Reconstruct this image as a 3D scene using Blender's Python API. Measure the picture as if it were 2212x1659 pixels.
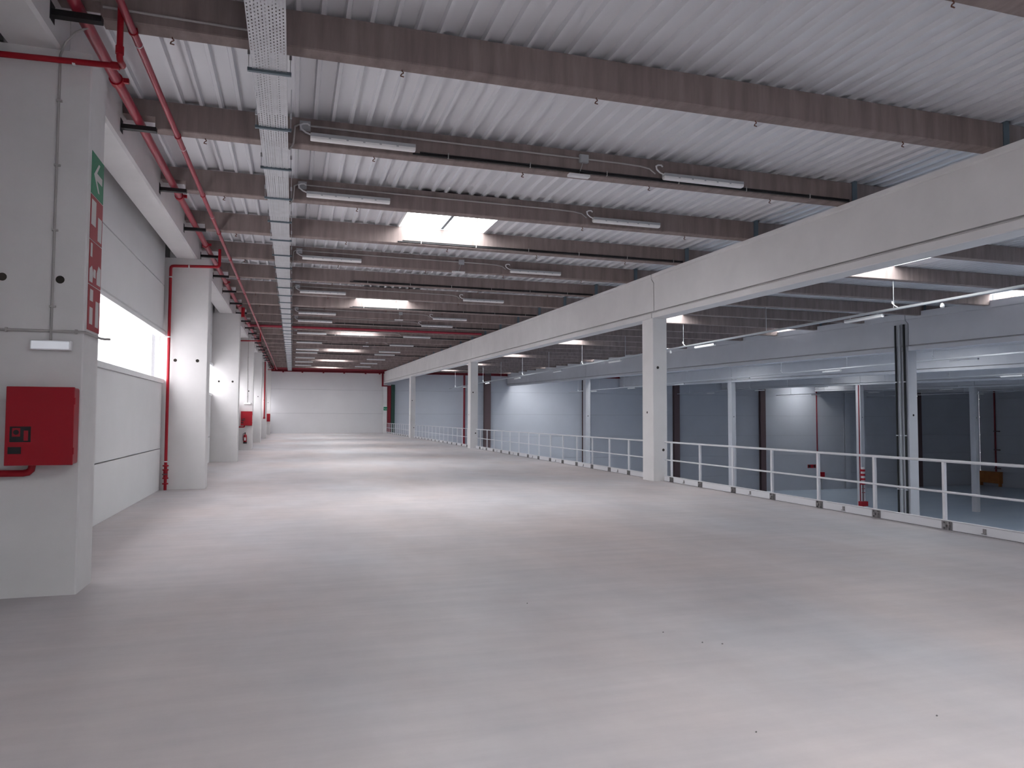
import bpy, math, random
from mathutils import Matrix, Vector
random.seed(7)
for o in list(bpy.data.objects):
    bpy.data.objects.remove(o, do_unlink=True)
scene = bpy.context.scene
COL = scene.collection

# ------------------------------------------------------------------ camera
F_PX, YAW, PITCH, ROLL, EYE = 1564.7, 0.29439, 0.046377, 0.004077, 1.61
cy_, sy_, cp_, sp_ = math.cos(YAW), math.sin(YAW), math.cos(PITCH), math.sin(PITCH)
fwd = Vector((sy_ * cp_, cy_ * cp_, sp_))
rgt = Vector((cy_, -sy_, 0.0))
upv = rgt.cross(fwd)
r2 = math.cos(ROLL) * rgt + math.sin(ROLL) * upv
u2 = -math.sin(ROLL) * rgt + math.cos(ROLL) * upv
cam_d = bpy.data.cameras.new('camera')
cam = bpy.data.objects.new('camera', cam_d)
COL.objects.link(cam)
cam.matrix_world = Matrix(((r2.x, u2.x, -fwd.x, 0), (r2.y, u2.y, -fwd.y, 0), (r2.z, u2.z, -fwd.z, EYE), (0, 0, 0, 1)))
cam_d.sensor_fit = 'HORIZONTAL'
cam_d.sensor_width = 36.0
cam_d.lens = F_PX / 2212.0 * 36.0
cam_d.clip_start = 0.05
cam_d.clip_end = 400
scene.camera = cam

# ------------------------------------------------------------------ world: overcast sky, zenith about three times the horizon
SKY = 19.0
world = bpy.data.worlds.new('overcast_sky')
scene.world = world
world.use_nodes = True
wn, wl = world.node_tree.nodes, world.node_tree.links
wn.clear()
wo = wn.new('ShaderNodeOutputWorld'); wb = wn.new('ShaderNodeBackground')
tc = wn.new('ShaderNodeTexCoord'); sx = wn.new('ShaderNodeSeparateXYZ'); mr = wn.new('ShaderNodeMapRange')
mr.inputs['From Min'].default_value = 0.0; mr.inputs['From Max'].default_value = 1.0
mr.inputs['To Min'].default_value = 0.0; mr.inputs['To Max'].default_value = 1.0
mxw = wn.new('ShaderNodeMix'); mxw.data_type = 'RGBA'
mxw.inputs[6].default_value = (0.35, 0.345, 0.348, 1)
mxw.inputs[7].default_value = (1.0, 0.982, 0.99, 1)
wl.new(tc.outputs['Generated'], sx.inputs[0]); wl.new(sx.outputs['Z'], mr.inputs['Value'])
wl.new(mr.outputs['Result'], mxw.inputs[0]); wl.new(mxw.outputs[2], wb.inputs['Color'])
wb.inputs['Strength'].default_value = SKY
wl.new(wb.outputs[0], wo.inputs['Surface'])

vs = scene.view_settings
vs.view_transform = 'Standard'
vs.look = 'None'
vs.gamma = 1.0
vs.use_curve_mapping = False
vs.exposure = 0.75

# ------------------------------------------------------------------ layout numbers (metres)
S = 0.0152                      # the roof rises gently away from the camera
YE = 74.2                       # end wall
YB = -14.0                      # wall behind the camera
XW = -2.744                     # inner face of the window wall
XP = -1.84                      # inner face of its pillars
XG = 8.87                       # near face of the white girder
HALL_Z = -7.0                   # floor of the lower hall
XR = 87.4                       # far side wall of the hall
PK = 2.73                       # purlin spacing
def PY(k): return 7.2 + PK * k  # front face of purlin k
PW = 0.21                       # purlin width
ZB, ZT = 5.095, 5.455           # purlin underside / top at y = 0
PIL = [7.47 + 10.03 * n for n in range(-1, 7)]
HB = [21.9, 35.0, 48.1, 61.2, 74.3]        # hall girders
SKY_K = [-6, -4, -2, 3, 7, 11, 15, 19, 23]  # negative rows are unseen skylights added to brighten the near end

ORD = ['zeroth', 'first', 'second', 'third', 'fourth', 'fifth', 'sixth', 'seventh', 'eighth', 'ninth', 'tenth', 'eleventh', 'twelfth',
       'thirteenth', 'fourteenth', 'fifteenth', 'sixteenth', 'seventeenth', 'eighteenth', 'nineteenth', 'twentieth', 'twenty-first',
       'twenty-second', 'twenty-third', 'twenty-fourth', 'twenty-fifth', 'twenty-sixth', 'twenty-seventh', 'twenty-eighth',
       'twenty-ninth', 'thirtieth', 'thirty-first', 'thirty-second', 'thirty-third', 'thirty-fourth', 'thirty-fifth']

# ------------------------------------------------------------------ materials
M = {}
def mat(name, col, rough=0.6, metal=0.0, var=0.0, scale=3.0, stretch=(1, 1, 1), col2=None, spec=0.4, bump=0.0, bscale=40.0, emit=None):
    m = bpy.data.materials.new(name); m.use_nodes = True
    n, l = m.node_tree.nodes, m.node_tree.links
    b = n['Principled BSDF']
    b.inputs['Roughness'].default_value = rough
    b.inputs['Metallic'].default_value = metal
    b.inputs['Specular IOR Level'].default_value = spec
    c1 = (*col, 1)
    if var > 0 or col2:
        c = n.new('ShaderNodeTexCoord'); mp = n.new('ShaderNodeMapping'); mp.inputs['Scale'].default_value = stretch
        geo = n.new('ShaderNodeNewGeometry')
        l.new(geo.outputs['Position'], mp.inputs['Vector'])
        nz = n.new('ShaderNodeTexNoise'); nz.inputs['Scale'].default_value = scale
        nz.inputs['Detail'].default_value = 6; nz.inputs['Roughness'].default_value = 0.6
        l.new(mp.outputs[0], nz.inputs['Vector'])
        rp = n.new('ShaderNodeValToRGB')
        rp.color_ramp.elements[0].position = 0.3; rp.color_ramp.elements[1].position = 0.7
        if col2:
            rp.color_ramp.elements[0].color = c1; rp.color_ramp.elements[1].color = (*col2, 1)
        else:
            rp.color_ramp.elements[0].color = (*[v * (1 - var) for v in col], 1)
            rp.color_ramp.elements[1].color = (*[min(1, v * (1 + var)) for v in col], 1)
        l.new(nz.outputs['Fac'], rp.inputs[0]); l.new(rp.outputs[0], b.inputs['Base Color'])
    else:
        b.inputs['Base Color'].default_value = c1
    if bump > 0:
        geo2 = n.new('ShaderNodeNewGeometry')
        nb = n.new('ShaderNodeTexNoise'); nb.inputs['Scale'].default_value = bscale; nb.inputs['Detail'].default_value = 4
        l.new(geo2.outputs['Position'], nb.inputs['Vector'])
        bp = n.new('ShaderNodeBump'); bp.inputs['Strength'].default_value = bump; bp.inputs['Distance'].default_value = 0.01
        l.new(nb.outputs['Fac'], bp.inputs['Height']); l.new(bp.outputs[0], b.inputs['Normal'])
    if emit:
        b.inputs['Emission Color'].default_value = (*emit[:3], 1); b.inputs['Emission Strength'].default_value = emit[3]
    M[name] = m
    return m

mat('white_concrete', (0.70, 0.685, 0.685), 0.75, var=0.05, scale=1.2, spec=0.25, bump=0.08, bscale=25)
mat('hall_concrete', (0.50, 0.50, 0.53), 0.75, var=0.04, scale=1.0, spec=0.25)  # greyer copy of white_concrete, standing in for the dimmer hall light
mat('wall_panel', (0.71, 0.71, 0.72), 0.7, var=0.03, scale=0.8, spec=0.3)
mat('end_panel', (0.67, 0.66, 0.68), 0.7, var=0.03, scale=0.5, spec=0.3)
mat('hall_panel', (0.50, 0.512, 0.565), 0.7, var=0.03, scale=0.5, spec=0.3)  # bluish cast of the hall light is mixed into this grey
mat('joint', (0.20, 0.20, 0.21), 0.9)
mat('purlin', (0.195, 0.152, 0.145), 0.85, col2=(0.295, 0.240, 0.228), scale=2.2, stretch=(3.2, 1, 0.35), spec=0.2, bump=0.15, bscale=18)
mat('deck', (0.67, 0.67, 0.70), 0.5, metal=0.15, spec=0.4)
mat('galvanised', (0.56, 0.575, 0.60), 0.4, metal=0.55, var=0.08, scale=6, spec=0.5)
mat('silver', (0.62, 0.64, 0.66), 0.3, metal=0.8)
mat('red_pipe', (0.30, 0.022, 0.042), 0.38, spec=0.45)
mat('red_paint', (0.33, 0.004, 0.014), 0.42, spec=0.35)
mat('red_steel', (0.22, 0.014, 0.026), 0.5, spec=0.4)
mat('maroon_steel', (0.13, 0.085, 0.09), 0.6)
mat('dark_green', (0.03, 0.075, 0.06), 0.6)
mat('black', (0.012, 0.012, 0.014), 0.55)
mat('dark_hole', (0.03, 0.026, 0.022), 0.9)
mat('teal_steel', (0.13, 0.17, 0.20), 0.5, metal=0.2)
mat('white_plastic', (0.74, 0.74, 0.75), 0.4)
mat('diffuser', (0.82, 0.81, 0.80), 0.35)
mat('diffuser_lit', (0.9, 0.9, 0.9), 0.35, emit=(0.88, 0.94, 1.0, 9.0))
mat('grey_plastic', (0.42, 0.43, 0.45), 0.5)
mat('cable_grey', (0.42, 0.40, 0.39), 0.6)
mat('rail_white', (0.66, 0.66, 0.69), 0.38, spec=0.5)
mat('frame_white', (0.72, 0.73, 0.74), 0.4)
mat('sign_green', (0.006, 0.20, 0.095), 0.45)
mat('sign_red', (0.34, 0.010, 0.022), 0.45)
mat('sign_white', (0.62, 0.60, 0.60), 0.5)
mat('hall_floor', (0.47, 0.55, 0.66), 0.33, col2=(0.56, 0.63, 0.72), scale=0.35, stretch=(0.5, 1.4, 1), spec=0.5)  # own blue-grey, pushed bluer and brighter for the cool hall light
mat('plywood', (0.42, 0.17, 0.045), 0.7, col2=(0.34, 0.12, 0.03), scale=3)
mat('hook_steel', (0.14, 0.055, 0.04), 0.7)
mat('clamp_steel', (0.26, 0.25, 0.255), 0.35, metal=0.7)
mat('diffuser_dim', (0.8, 0.8, 0.82), 0.4, emit=(0.85, 0.9, 1.0, 0.16))
mat('crumb', (0.16, 0.15, 0.15), 0.9)
mat('slab_edge', (0.5, 0.5, 0.5), 0.8)

# mezzanine floor: trowelled concrete with soft pink and bluish clouds, streaks and a few specks
def floor_mat():
    m = bpy.data.materials.new('floor_concrete'); m.use_nodes = True
    n, l = m.node_tree.nodes, m.node_tree.links
    b = n['Principled BSDF']
    geo = n.new('ShaderNodeNewGeometry')
    def noise(scale, stretch, detail=5, rot=0):
        mp = n.new('ShaderNodeMapping'); mp.inputs['Scale'].default_value = stretch; mp.inputs['Rotation'].default_value = (0, 0, rot)
        l.new(geo.outputs['Position'], mp.inputs['Vector'])
        t = n.new('ShaderNodeTexNoise'); t.inputs['Scale'].default_value = scale; t.inputs['Detail'].default_value = detail
        t.inputs['Roughness'].default_value = 0.6
        l.new(mp.outputs[0], t.inputs['Vector']); return t.outputs['Fac']
    def ramp(f, a, ca, bb, cb):
        r = n.new('ShaderNodeValToRGB'); r.color_ramp.elements[0].position = a; r.color_ramp.elements[1].position = bb
        r.color_ramp.elements[0].color = (*ca, 1); r.color_ramp.elements[1].color = (*cb, 1)
        l.new(f, r.inputs[0]); return r.outputs[0]
    def mix(fac, a, c, blend='MIX'):
        x = n.new('ShaderNodeMix'); x.data_type = 'RGBA'; x.blend_type = blend
        if isinstance(fac, float): x.inputs[0].default_value = fac
        else: l.new(fac, x.inputs[0])
        l.new(a, x.inputs[6]); l.new(c, x.inputs[7]); return x.outputs[2]
    base = ramp(noise(0.28, (1, 0.6, 1)), 0.35, (0.515, 0.455, 0.445), 0.65, (0.478, 0.470, 0.492))
    cloud = ramp(noise(0.9, (1.0, 0.5, 1), 7, 0.35), 0.30, (0.85, 0.845, 0.85), 0.72, (1.08, 1.07, 1.07))
    streak = ramp(noise(2.5, (0.35, 2.2, 1), 6, -0.25), 0.35, (0.94, 0.94, 0.95), 0.68, (1.05, 1.04, 1.04))
    c = mix(1.0, base, cloud, 'MULTIPLY'); c = mix(1.0, c, streak, 'MULTIPLY')
    l.new(c, b.inputs['Base Color'])
    b.inputs['Specular IOR Level'].default_value = 0.3
    rr = n.new('ShaderNodeMapRange'); rr.inputs['To Min'].default_value = 0.42; rr.inputs['To Max'].default_value = 0.62
    l.new(noise(1.3, (1, 1, 1)), rr.inputs['Value']); l.new(rr.outputs[0], b.inputs['Roughness'])
    M['floor'] = m
floor_mat()

def glass_mat(key, tint):
    m = bpy.data.materials.new(key); m.use_nodes = True
    n, l = m.node_tree.nodes, m.node_tree.links
    n.clear()
    o = n.new('ShaderNodeOutputMaterial'); t = n.new('ShaderNodeBsdfTransparent'); g = n.new('ShaderNodeBsdfGlossy')
    t.inputs[0].default_value = (*tint, 1); g.inputs['Roughness'].default_value = 0.08
    x = n.new('ShaderNodeMixShader'); x.inputs[0].default_value = 0.05
    l.new(t.outputs[0], x.inputs[1]); l.new(g.outputs[0], x.inputs[2]); l.new(x.outputs[0], o.inputs[0])
    M[key] = m
glass_mat('glass', (0.93, 0.95, 0.95))
glass_mat('opal_glass', (0.67, 0.67, 0.68))   # opal strip glazing lets less daylight through

def perforated_mat():
    m = M['galvanised'].copy(); m.name = 'perforated_steel'
    n, l = m.node_tree.nodes, m.node_tree.links
    out = n['Material Output']; b = n['Principled BSDF']
    geo = n.new('ShaderNodeNewGeometry'); sp = n.new('ShaderNodeSeparateXYZ'); l.new(geo.outputs['Position'], sp.inputs[0])
    def mt(op, a, c):
        q = n.new('ShaderNodeMath'); q.operation = op
        for i, v in enumerate((a, c)):
            if v is None: continue
            if isinstance(v, (int, float)): q.inputs[i].default_value = v
            else: l.new(v, q.inputs[i])
        return q.outputs[0]
    xs = mt('MULTIPLY', sp.outputs['X'], 34.0)
    row = mt('FLOOR', xs, None)
    ys = mt('ADD', mt('MULTIPLY', sp.outputs['Y'], 17.0), mt('MULTIPLY', row, 0.5))
    dx = mt('ABSOLUTE', mt('SUBTRACT', mt('FRACT', xs, None), 0.5), None)
    dy = mt('ABSOLUTE', mt('SUBTRACT', mt('FRACT', ys, None), 0.5), None)
    hole = mt('MULTIPLY', mt('LESS_THAN', dx, 0.17), mt('LESS_THAN', dy, 0.22))
    tr = n.new('ShaderNodeBsdfTransparent'); mx = n.new('ShaderNodeMixShader')
    l.new(hole, mx.inputs[0]); l.new(b.outputs[0], mx.inputs[1]); l.new(tr.outputs[0], mx.inputs[2]); l.new(mx.outputs[0], out.inputs[0])
    M['perforated'] = m
perforated_mat()

# ------------------------------------------------------------------ mesh helpers
class MB:
    def __init__(s): s.v = []; s.f = []; s.mi = []; s.sm = []
    def add(s, vs_, fs, m=0, smooth=False):
        o = len(s.v); s.v += [tuple(p) for p in vs_]
        for f in fs: s.f.append([i + o for i in f]); s.mi.append(m); s.sm.append(smooth)
        return s
    def box(s, x0, x1, y0, y1, z0, z1, m=0, slope=0.0):
        p = [(x, y, z + slope * y) for z in (z0, z1) for y in (y0, y1) for x in (x0, x1)]
        return s.add(p, [(0, 2, 3, 1), (4, 5, 7, 6), (0, 1, 5, 4), (2, 6, 7, 3), (0, 4, 6, 2), (1, 3, 7, 5)], m)
    def prism(s, poly, a0, a1, axis='y', m=0, slope=0.0):
        n = len(poly); pts = []
        for a in (a0, a1):
            for (u, w) in poly:
                if axis == 'y': pts.append((u, a, w + slope * a))
                elif axis == 'x': pts.append((a, u, w + slope * u))
                else: pts.append((u, w, a))
        fs = [(i, (i + 1) % n, n + (i + 1) % n, n + i) for i in range(n)] + [tuple(range(n))[::-1], tuple(range(n, 2 * n))]
        return s.add(pts, fs, m)
    def tube(s, path, r, n=10, m=0, caps=True, smooth=True):
        P = [Vector(p) for p in path]; rings = []
        ref = None
        for i, p in enumerate(P):
            d0 = (P[i] - P[i - 1]).normalized() if i else None
            d1 = (P[i + 1] - P[i]).normalized() if i < len(P) - 1 else None
            t = (d0 + d1).normalized() if d0 and d1 else (d0 or d1)
            k = 1.0
            if d0 and d1: k = 1 / max(0.35, t.dot(d1))
            if ref is None:
                ref = Vector((0, 0, 1)) if abs(t.z) < 0.9 else Vector((1, 0, 0))
            a = (ref - t * ref.dot(t)).normalized(); bb = t.cross(a)
            ref = a
            rings.append([p + (a * math.cos(2 * math.pi * j / n) + bb * math.sin(2 * math.pi * j / n)) * r * (k if 0 < i < len(P) - 1 else 1) for j in range(n)])
        pts = [q for rg in rings for q in rg]; fs = []
        for i in range(len(rings) - 1):
            for j in range(n):
                fs.append((i * n + j, i * n + (j + 1) % n, (i + 1) * n + (j + 1) % n, (i + 1) * n + j))
        s.add(pts, fs, m, smooth)
        if caps:
            o = (len(rings) - 1) * n
            s.add(rings[0], [tuple(range(n))[::-1]], m); s.add(rings[-1], [tuple(range(n))], m)
        return s
    def disc(s, c, nrm, r, n=16, m=0, depth=0.004):
        c = Vector(c); nrm = Vector(nrm).normalized()
        return s.tube([c, c + nrm * depth], r, n, m, True, False)
    def mesh(s, name, mats):
        me = bpy.data.meshes.new(name)
        me.from_pydata(s.v, [], s.f)
        for m in (mats if isinstance(mats, (list, tuple)) else [mats]): me.materials.append(M[m])
        me.polygons.foreach_set('material_index', s.mi)
        me.polygons.foreach_set('use_smooth', s.sm)
        me.update()
        return me
    def build(s, name, mats, parent=None, loc=None):
        return link(name, s.mesh(name, mats), parent, loc)

def link(name, data, parent=None, loc=None):
    o = bpy.data.objects.new(name, data); COL.objects.link(o)
    if loc is not None: o.location = loc
    if parent is not None: o.parent = parent
    return o
def tag(o, label, cat, group=None, kind=None):
    o['label'] = label; o['category'] = cat
    if group: o['group'] = group
    if kind: o['kind'] = kind
    return o
def empty(name, loc, label, cat, group=None, kind=None):
    o = bpy.data.objects.new(name, None); COL.objects.link(o); o.location = loc
    o.empty_display_size = 0.1
    return tag(o, label, cat, group, kind)
def bevel(o, w, seg=2):
    b = o.modifiers.new('bevel', 'BEVEL'); b.width = w; b.segments = seg; b.limit_method = 'ANGLE'
    return o
def arc(c, r, a0, a1, n, plane='xz', y=0.0):
    out = []
    for i in range(n + 1):
        a = math.radians(a0 + (a1 - a0) * i / n)
        u, w = c[0] + r * math.cos(a), c[1] + r * math.sin(a)
        out.append((u, y, w) if plane == 'xz' else (y, u, w))
    return out
def portal(name, loc, rot, sx_, sy_):
    d = bpy.data.lights.new(name, 'AREA'); d.shape = 'RECTANGLE'; d.size = sx_; d.size_y = sy_
    d.cycles.is_portal = True
    o = bpy.data.objects.new(name, d); COL.objects.link(o); o.location = loc; o.rotation_euler = rot
    return o

# ================================================================== SETTING
# floors
o = MB().box(XW - 0.2, 9.30, YB, YE, -0.35, 0.0).build('floor', 'floor')
tag(o, 'pale trowelled concrete floor of the open mezzanine', 'floor', kind='structure')
o = MB().box(9.30, XR + 0.2, YB, YE + 0.2, HALL_Z - 0.3, HALL_Z).build('floor_hall', 'hall_floor')
tag(o, 'blue-grey floor of the lower hall behind the railing', 'floor', kind='structure')
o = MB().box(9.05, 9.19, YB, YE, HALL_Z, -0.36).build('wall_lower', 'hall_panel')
tag(o, 'wall of the lower hall under the mezzanine edge', 'wall', kind='structure')

# window wall: precast panels in each bay, joints open between them
wl_ = empty('wall_left', (XW, 0, 0), 'white panelled window wall along the left of the mezzanine', 'wall', kind='structure')
rows = [(0.0, 0.893), (0.910, 2.33), (3.52, 4.482), (4.498, 6.75)]
bays = list(zip([YB] + PIL, PIL + [YE]))
for bi, (ya, yb) in enumerate(bays):
    y0 = ya + (0.54 if bi else 0); y1 = yb - 0.02
    for (z0, z1) in (rows if bi != 1 else rows[:1] + [(0.910, 2.33), (2.35, 3.50)] + rows[2:]):
        bevel(MB().box(-0.16, 0.0, y0 + 0.02, y1 - 0.07, z0, z1).build('wall_panel', 'wall_panel', wl_), 0.006, 1)
back = MB()
for bi, (ya, yb) in enumerate(bays):
    for (z0, z1) in ((-0.1, 2.33), (3.55, 6.8)) if bi != 1 else ((-0.1, 6.8),):
        back.box(-0.24, -0.17, ya, yb, z0, z1)
for y in PIL: back.box(-0.24, -0.17, y + 0.03, y + 0.50, -0.1, 6.8)
back.build('joint_backing', 'joint', wl_)

# window strips; the one behind the camera is unseen, added for its light
for bi, (ya, yb) in enumerate(bays):
    if bi == 1: continue
    y0 = ya + 0.56; y1 = yb - 0.015
    w = empty('window_%d' % (bi if bi else 8), (XW, (y0 + y1) / 2, 2.42), 'horizontal strip window with blown-out daylight, %s' % ('added behind the camera for light' if bi == 0 else 'in the %s bay beyond the big cabinet pillar' % ORD[bi - 1]), 'window', 'strip windows of the window wall', 'structure')
    yc = (y0 + y1) / 2
    L = y1 - y0
    fr = MB()
    fr.box(-0.14, 0.03, -L / 2, L / 2, -0.09, 0.0)
    fr.box(-0.12, -0.04, -L / 2, -L / 2 + 0.015, 0.0, 0.95); fr.box(-0.12, -0.08, L / 2 - 0.012, L / 2, 0.0, 0.95)
    fr.build('window_frame', 'frame_white', w)
    bx = MB().prism([(-0.14, 0.945), (0.0, 0.945), (0.05, 0.965), (0.055, 1.03), (0.02, 1.09), (-0.14, 1.09)], -L / 2, L / 2).build('shutter_box', 'frame_white', w)
    MB().box(-0.105, -0.095, -L / 2, L / 2, 0.0, 0.95).build('window_pane', 'opal_glass', w)
    portal('daylight_window', (XW - 0.18, yc, 2.42 + 0.475), (0, math.radians(-90), 0), 0.95, L)

# end wall: horizontal panels between the gable columns
we = empty('wall_end', (0, YE, 0), 'pale grey panelled end wall closing the mezzanine and the hall', 'wall', kind='structure')
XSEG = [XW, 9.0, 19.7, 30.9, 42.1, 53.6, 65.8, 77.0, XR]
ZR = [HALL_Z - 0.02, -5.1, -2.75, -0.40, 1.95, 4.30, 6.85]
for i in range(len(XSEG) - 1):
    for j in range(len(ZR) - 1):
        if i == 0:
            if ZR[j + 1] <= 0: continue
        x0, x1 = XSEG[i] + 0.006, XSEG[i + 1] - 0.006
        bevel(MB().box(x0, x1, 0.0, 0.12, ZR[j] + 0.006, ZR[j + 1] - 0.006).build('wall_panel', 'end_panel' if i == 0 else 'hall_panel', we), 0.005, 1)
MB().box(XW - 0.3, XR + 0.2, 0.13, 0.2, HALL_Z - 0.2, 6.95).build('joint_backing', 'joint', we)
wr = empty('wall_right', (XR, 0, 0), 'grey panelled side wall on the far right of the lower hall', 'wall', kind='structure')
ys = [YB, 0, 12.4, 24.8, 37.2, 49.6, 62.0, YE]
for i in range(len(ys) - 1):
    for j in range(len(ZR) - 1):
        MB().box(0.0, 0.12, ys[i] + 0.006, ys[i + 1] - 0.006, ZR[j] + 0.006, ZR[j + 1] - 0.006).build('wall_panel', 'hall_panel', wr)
MB().box(0.13, 0.2, YB, YE, HALL_Z - 0.2, 6.95).build('joint_backing', 'joint', wr)
o = MB().box(XW - 0.3, XR + 0.2, YB - 0.2, YB, HALL_Z - 0.2, 6.0).build('wall_back', 'hall_panel')
tag(o, 'plain grey wall closing the building behind the camera', 'wall', kind='structure')

# roof: trapezoidal steel sheets, each four ribs wide, cut out around the skylights
RP = 0.236
ce = empty('ceiling', (0, 0, 0), 'galvanised trapezoidal roof sheeting above the concrete purlins', 'ceiling', kind='structure')
def sheet_mesh(ya, yb):
    prof = []
    for i in range(4):
        x = i * RP
        prof += [(x - 0.020, 0.0), (x + 0.020, 0.0), (x + 0.036, 0.052), (x + RP - 0.036, 0.052)]
    prof.append((4 * RP - 0.020, 0.0))
    b = MB(); n = len(prof)
    pts = [(x, ya, z + S * ya) for x, z in prof] + [(x, yb, z + S * yb) for x, z in prof] + [(x, ya, z + 0.004 + S * ya) for x, z in prof] + [(x, yb, z + 0.004 + S * yb) for x, z in prof]
    fs = [(i, n + i, n + i + 1, i + 1) for i in range(n - 1)] + [(2 * n + i, 2 * n + i + 1, 3 * n + i + 1, 3 * n + i) for i in range(n - 1)]
    b.add(pts, fs)
    return b.mesh('roof_sheet', 'deck')
X0 = 2.116 - 6 * 4 * RP
full = sheet_mesh(YB, YE + 0.1)
SKY2_K = [k + 1 for k in SKY_K]
def segments(ks):
    e = [YB]
    for k in ks: e += [PY(k - 1) + PW, PY(k)]
    e += [YE + 0.1]
    return list(zip(e[0::2], e[1::2]))
SEG1, SEG2 = segments(SKY_K), segments(SKY2_K)
seg1 = [sheet_mesh(a, b_) for a, b_ in SEG1]; seg2 = [sheet_mesh(a, b_) for a, b_ in SEG2]
sky_cols = {6: seg1, 7: seg1, 18: seg1, 19: seg1, 27: seg2, 28: seg2}
for i in range(0, 29):
    x = X0 + i * 4 * RP
    if i in sky_cols:
        for me in sky_cols[i]: link('roof_sheet', me, ce, (x, 0, ZT))
    else:
        link('roof_sheet', full, ce, (x, 0, ZT))
# weathertight outer skin of the roof over the sheets
sk = MB()
xb = [XW - 0.3, X0 + 24 * RP, X0 + 32 * RP, X0 + 72 * RP, X0 + 80 * RP, X0 + 108 * RP, X0 + 116 * RP]
for i in range(len(xb) - 1):
    if i in (1, 3, 5):
        for a, b_ in (SEG2 if i == 5 else SEG1): sk.box(xb[i], xb[i + 1], a, b_, ZT + 0.066, ZT + 0.14, slope=S)
    else: sk.box(xb[i], xb[i + 1], YB, YE + 0.1, ZT + 0.066, ZT + 0.14, slope=S)
sk.build('roof_skin', 'deck', ce)

# roof over the farther hall bays, with unseen rooflights added to light the hall
HALL_SKY = [(25.2, 27.1, PY(22) + PW, PY(23)), (57.6, 59.5, PY(23) + PW, PY(24)), (30.6, 32.5, PY(15) + PW, PY(16)), (30.6, 32.5, PY(8) + PW, PY(9)),
            (43.8, 45.7, PY(16) + PW, PY(17)), (43.8, 45.7, PY(7) + PW, PY(8)), (64.0, 66.0, PY(7) + PW, PY(8))]
MORE = [(x - 0.95, x + 0.95, PY(k - 1) + PW, PY(k)) for x in (28.45, 41.55, 54.65, 67.75, 80.85) for k in (-4, 10)]  # extra unseen rooflights, added to raise the general hall light
HALL_SKY += MORE
xs = sorted(set([X0 + 116 * RP, XR + 0.2] + [h[0] for h in HALL_SKY] + [h[1] for h in HALL_SKY]))
yy = sorted(set([YB, YE + 0.1] + [h[2] for h in HALL_SKY] + [h[3] for h in HALL_SKY]))
hc = MB()
for i in range(len(xs) - 1):
    for j in range(len(yy) - 1):
        cx, cy = (xs[i] + xs[i + 1]) / 2, (yy[j] + yy[j + 1]) / 2
        if any(h[0] < cx < h[1] and h[2] < cy < h[3] for h in HALL_SKY): continue
        hc.box(xs[i], xs[i + 1], yy[j], yy[j + 1], ZT + 0.0, ZT + 0.1, slope=S)
o = hc.build('ceiling_hall', 'deck')
tag(o, 'dark underside of the roof over the farther hall bays', 'ceiling', kind='structure')

# skylights
def skylight(x0, x1, y0, y1, label, group):
    zc = ZT + S * (y0 + y1) / 2
    r = empty('skylight', ((x0 + x1) / 2, (y0 + y1) / 2, zc), label, 'skylight', group)
    w, d = (x1 - x0) / 2, (y1 - y0) / 2
    c = MB()
    for (a0, a1, b0, b1) in ((-w - 0.03, -w + 0.006, -d, d), (w - 0.006, w + 0.03, -d, d), (-w - 0.03, w + 0.03, -d - 0.03, -d + 0.006), (-w - 0.03, w + 0.03, d - 0.006, d + 0.03)):
        c.box(a0, a1, b0, b1, -0.0, 0.30, slope=S)
    c.build('upstand', 'frame_white', r)
    MB().box(-0.03, 0.03, -d, d, 0.02, 0.08, slope=S).build('glazing_bar', 'teal_steel', r)
    for sgn in (-1, 1):
        prof = [(sgn * 0.03, 0.26), (sgn * w * 0.5, 0.36), (sgn * w, 0.26), (sgn * w, 0.255), (sgn * w * 0.5, 0.355), (sgn * 0.03, 0.255)]
        MB().prism(prof, -d, d, slope=S).build('dome_pane', 'glass', r)
    portal('daylight_skylight', ((x0 + x1) / 2, (y0 + y1) / 2, zc + 0.40), (0, 0, 0), x1 - x0, y1 - y0)
cnt = 0
for k in SKY_K:
    ya, yb = PY(k - 1) + PW, PY(k)
    if k < 0: t = {-6: 'added behind the camera for light, farther one', -4: 'added behind the camera for light, nearer one', -2: 'added right above the camera for light'}[k]
    else:
        cnt += 1
        t = '%s from the camera' % ORD[cnt]
    skylight(X0 + 24 * RP, X0 + 32 * RP, ya, yb, 'bright two-pane skylight in the mezzanine roof, %s' % t, 'skylights over the mezzanine')
    skylight(X0 + 72 * RP, X0 + 80 * RP, ya, yb, 'bright skylight just beyond the white girder over the hall, %s' % t, 'skylights over the first hall bay')
    skylight(X0 + 108 * RP, X0 + 116 * RP, PY(k) + PW, PY(k + 1), 'bright skylight above the hall cable tray beside the second girder, %s' % t, 'skylights over the first hall bay')
for (x0, x1, y0, y1), t in zip(HALL_SKY, ('above the lit patch on the end wall near the second girder', 'above the lit end wall seen beside the valve column', 'above the lit part of the third girder, farther one',
                                         'above the lit part of the third girder, nearer one', 'above the bright end of the fourth girder', 'over the fourth girder towards the camera', 'over the hall floor on the far right')):
    skylight(x0, x1, y0, y1, 'added hall skylight %s' % t, 'skylights added over the far hall bays')

for i, (x0, x1, y0, y1) in enumerate(MORE):
    skylight(x0, x1, y0, y1, 'added skylight above the %s hall lighting tray, the %s of two' % (ORD[i // 2 + 2], 'nearer' if i % 2 == 0 else 'farther'), 'skylights added over the far hall bays')

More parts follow.
